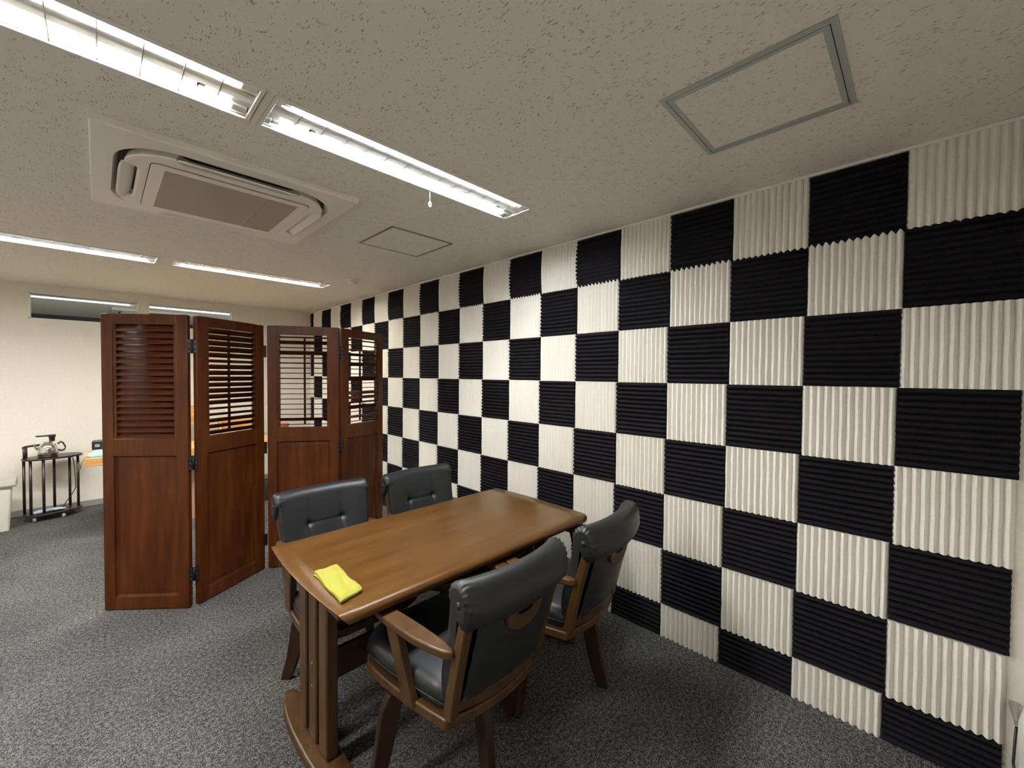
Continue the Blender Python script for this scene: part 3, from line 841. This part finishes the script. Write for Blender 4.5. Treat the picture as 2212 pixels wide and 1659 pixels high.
# things on it
pz = .7008
mk = MB(); mk.grid(lambda u_, v_: (-.055 + .15 * u_, -.055 + .11 * v_, .002 + .034 * math.sin(u_ * PI) * math.sin(v_ * PI) ** .7 + .022 * v_), 14, 10)
o = mk.build('face_mask', M['blue']); o.location = (-2.165, 5.18, pz); s = o.modifiers.new('solid', 'SOLIDIFY'); s.thickness = .002; s.offset = 1
tag(o, 'pale blue paper mask on the left end of the pine desk', 'mask')
bx = thing('black_box', 'small black box with silver catch on the pine desk', 'box', (-2.12, 5.40, pz), R(-5))
MB().box(-.07, .07, -.05, .05, .03, .105).build('box_body', M['black'], bx, bevel=.004)
MB().box(-.075, .075, -.055, .055, 0, .03).build('box_tray', M['card'], bx, bevel=.003)
MB().box(-.05, -.02, -.054, -.05, .055, .08).build('catch', M['steel'], bx)
st_ = MB(); st_.tube([(0, 0, 0), (-.03, -.005, .004), (-.05, -.01, -.03), (-.062, -.012, -.09)], .006, 8)
o = st_.build('leather_strap', M['card']); o.location = (-2.20, 5.10, .712); tag(o, 'brown strap hanging over the left end of the pine desk', 'strap')

cb_ = thing('cardboard_carton', 'brown cardboard carton under the pine desk, seen through the screen gaps', 'carton', (-1.47, 5.35, 0), R(3))
MB().box(-.17, .17, -.14, .14, 0, .52).build('carton_body', M['card'], cb_, bevel=.003)
MB().box(-.004, .004, -.141, .141, .40, .5215).build('tape', M['plastic'], cb_)

def wood_chair(label, loc, rz, m, tall):
    rt = thing('wooden_chair', label, 'chair', (loc[0], loc[1], 0), rz, 'plain chairs behind the pine desk')
    b = MB(); b.prism(rrect(.2, .05, 5), .42, .45); b.build('seat', m, rt, bevel=.006)
    for x in (-.17, .17):
        MB().tube([(x, -.17, 0), (x * .95, -.16, .42)], .016, 10).build('leg', m, rt)
        MB().tube([(x, .18, 0), (x * .95, .17, .43), (x, .22, tall - .03)], .016, 10).build('leg', m, rt)
    b = MB(); secs = []
    for k in range(13):
        t = -1 + 2 * k / 12; x = .195 * t; y = .225 + .03 * (1 - t * t); e = .09 - .02 * abs(t) ** 4
        secs.append([(x, y - .01, tall - .18), (x, y + .01, tall - .18), (x, y + .012, tall - .18 + 2 * e), (x, y - .008, tall - .18 + 2 * e)])
    b.sections(secs, False); b.build('backrest', m, rt, bevel=.004)
    return rt


wood_chair('pale wooden chair behind the pine desk, glimpsed through the first screen gap', (-1.46, 5.86), R(4), M['pine'], 1.04)
wood_chair('low pale wooden chair behind the pine desk, seen through the second louvre', (-.98, 5.86), R(-3), M['pine'], .89)
pot = thing('plant_pot', 'terracotta coloured round pot on the pine desk, seen under the third louvre', 'pot', (-.665, 5.44, pz))
MB().lathe([(.050, 0), (.068, .10), (.068, .104), (.075, .106), (.077, .135), (.070, .137), (.066, .12), (.0, .115)], 28).build('pot_body', M['terracotta'], pot)

# ------------------------------------------------------------------ white tank and bracket at the right edge
tk = thing('white_tank', 'white rounded tank with yellow label at the bottom right edge', 'tank', (-.19, -.154, 0))
MB().lathe([(.12, .0), (.155, .012), (.16, .03), (.16, .36), (.150, .41), (.11, .445), (.05, .46), (0, .462)], 48).build('tank_body', M['tank'], tk)
lb = MB(); lb.grid(lambda u_, v_: (.1608 * math.cos(1.55 + .62 * u_), .1608 * math.sin(1.55 + .62 * u_), .10 + .13 * v_), 10, 1); lb.build('warning_label', M['label'], tk)
lw = MB()
for k, (v, l) in enumerate(((.20, .45), (.17, .5), (.14, .35))):
    lw.grid(lambda u_, v_: (.1613 * math.cos(1.62 + l * u_), .1613 * math.sin(1.62 + l * u_), v + .006 * v_), 8, 1)
lw.build('label_print', M['black'], tk)
bk = thing('wall_bracket', 'folded steel bracket between the foam wall and the white tank', 'bracket', (-.02, -.006, .325))
MB().box(-.085, .03, -.012, .010, -.012, .004).build('bracket_plate', M['galv'], bk, bevel=.001)
MB().box(-.10, -.075, -.012, .004, -.005, .05).build('clamp', M['galv'], bk, bevel=.001)
cdr = MB().tube([(-.075, .008, .305), (-.085, .011, .285), (-.11, .015, .262), (-.16, .0225, .235), (-.22, .0225, .205)], .0035, 8).build('black_cable', M['black'])
cdr.location = (-.02, -.01, 0); tag(cdr, 'short black cable running across the front of the white tank', 'cable')
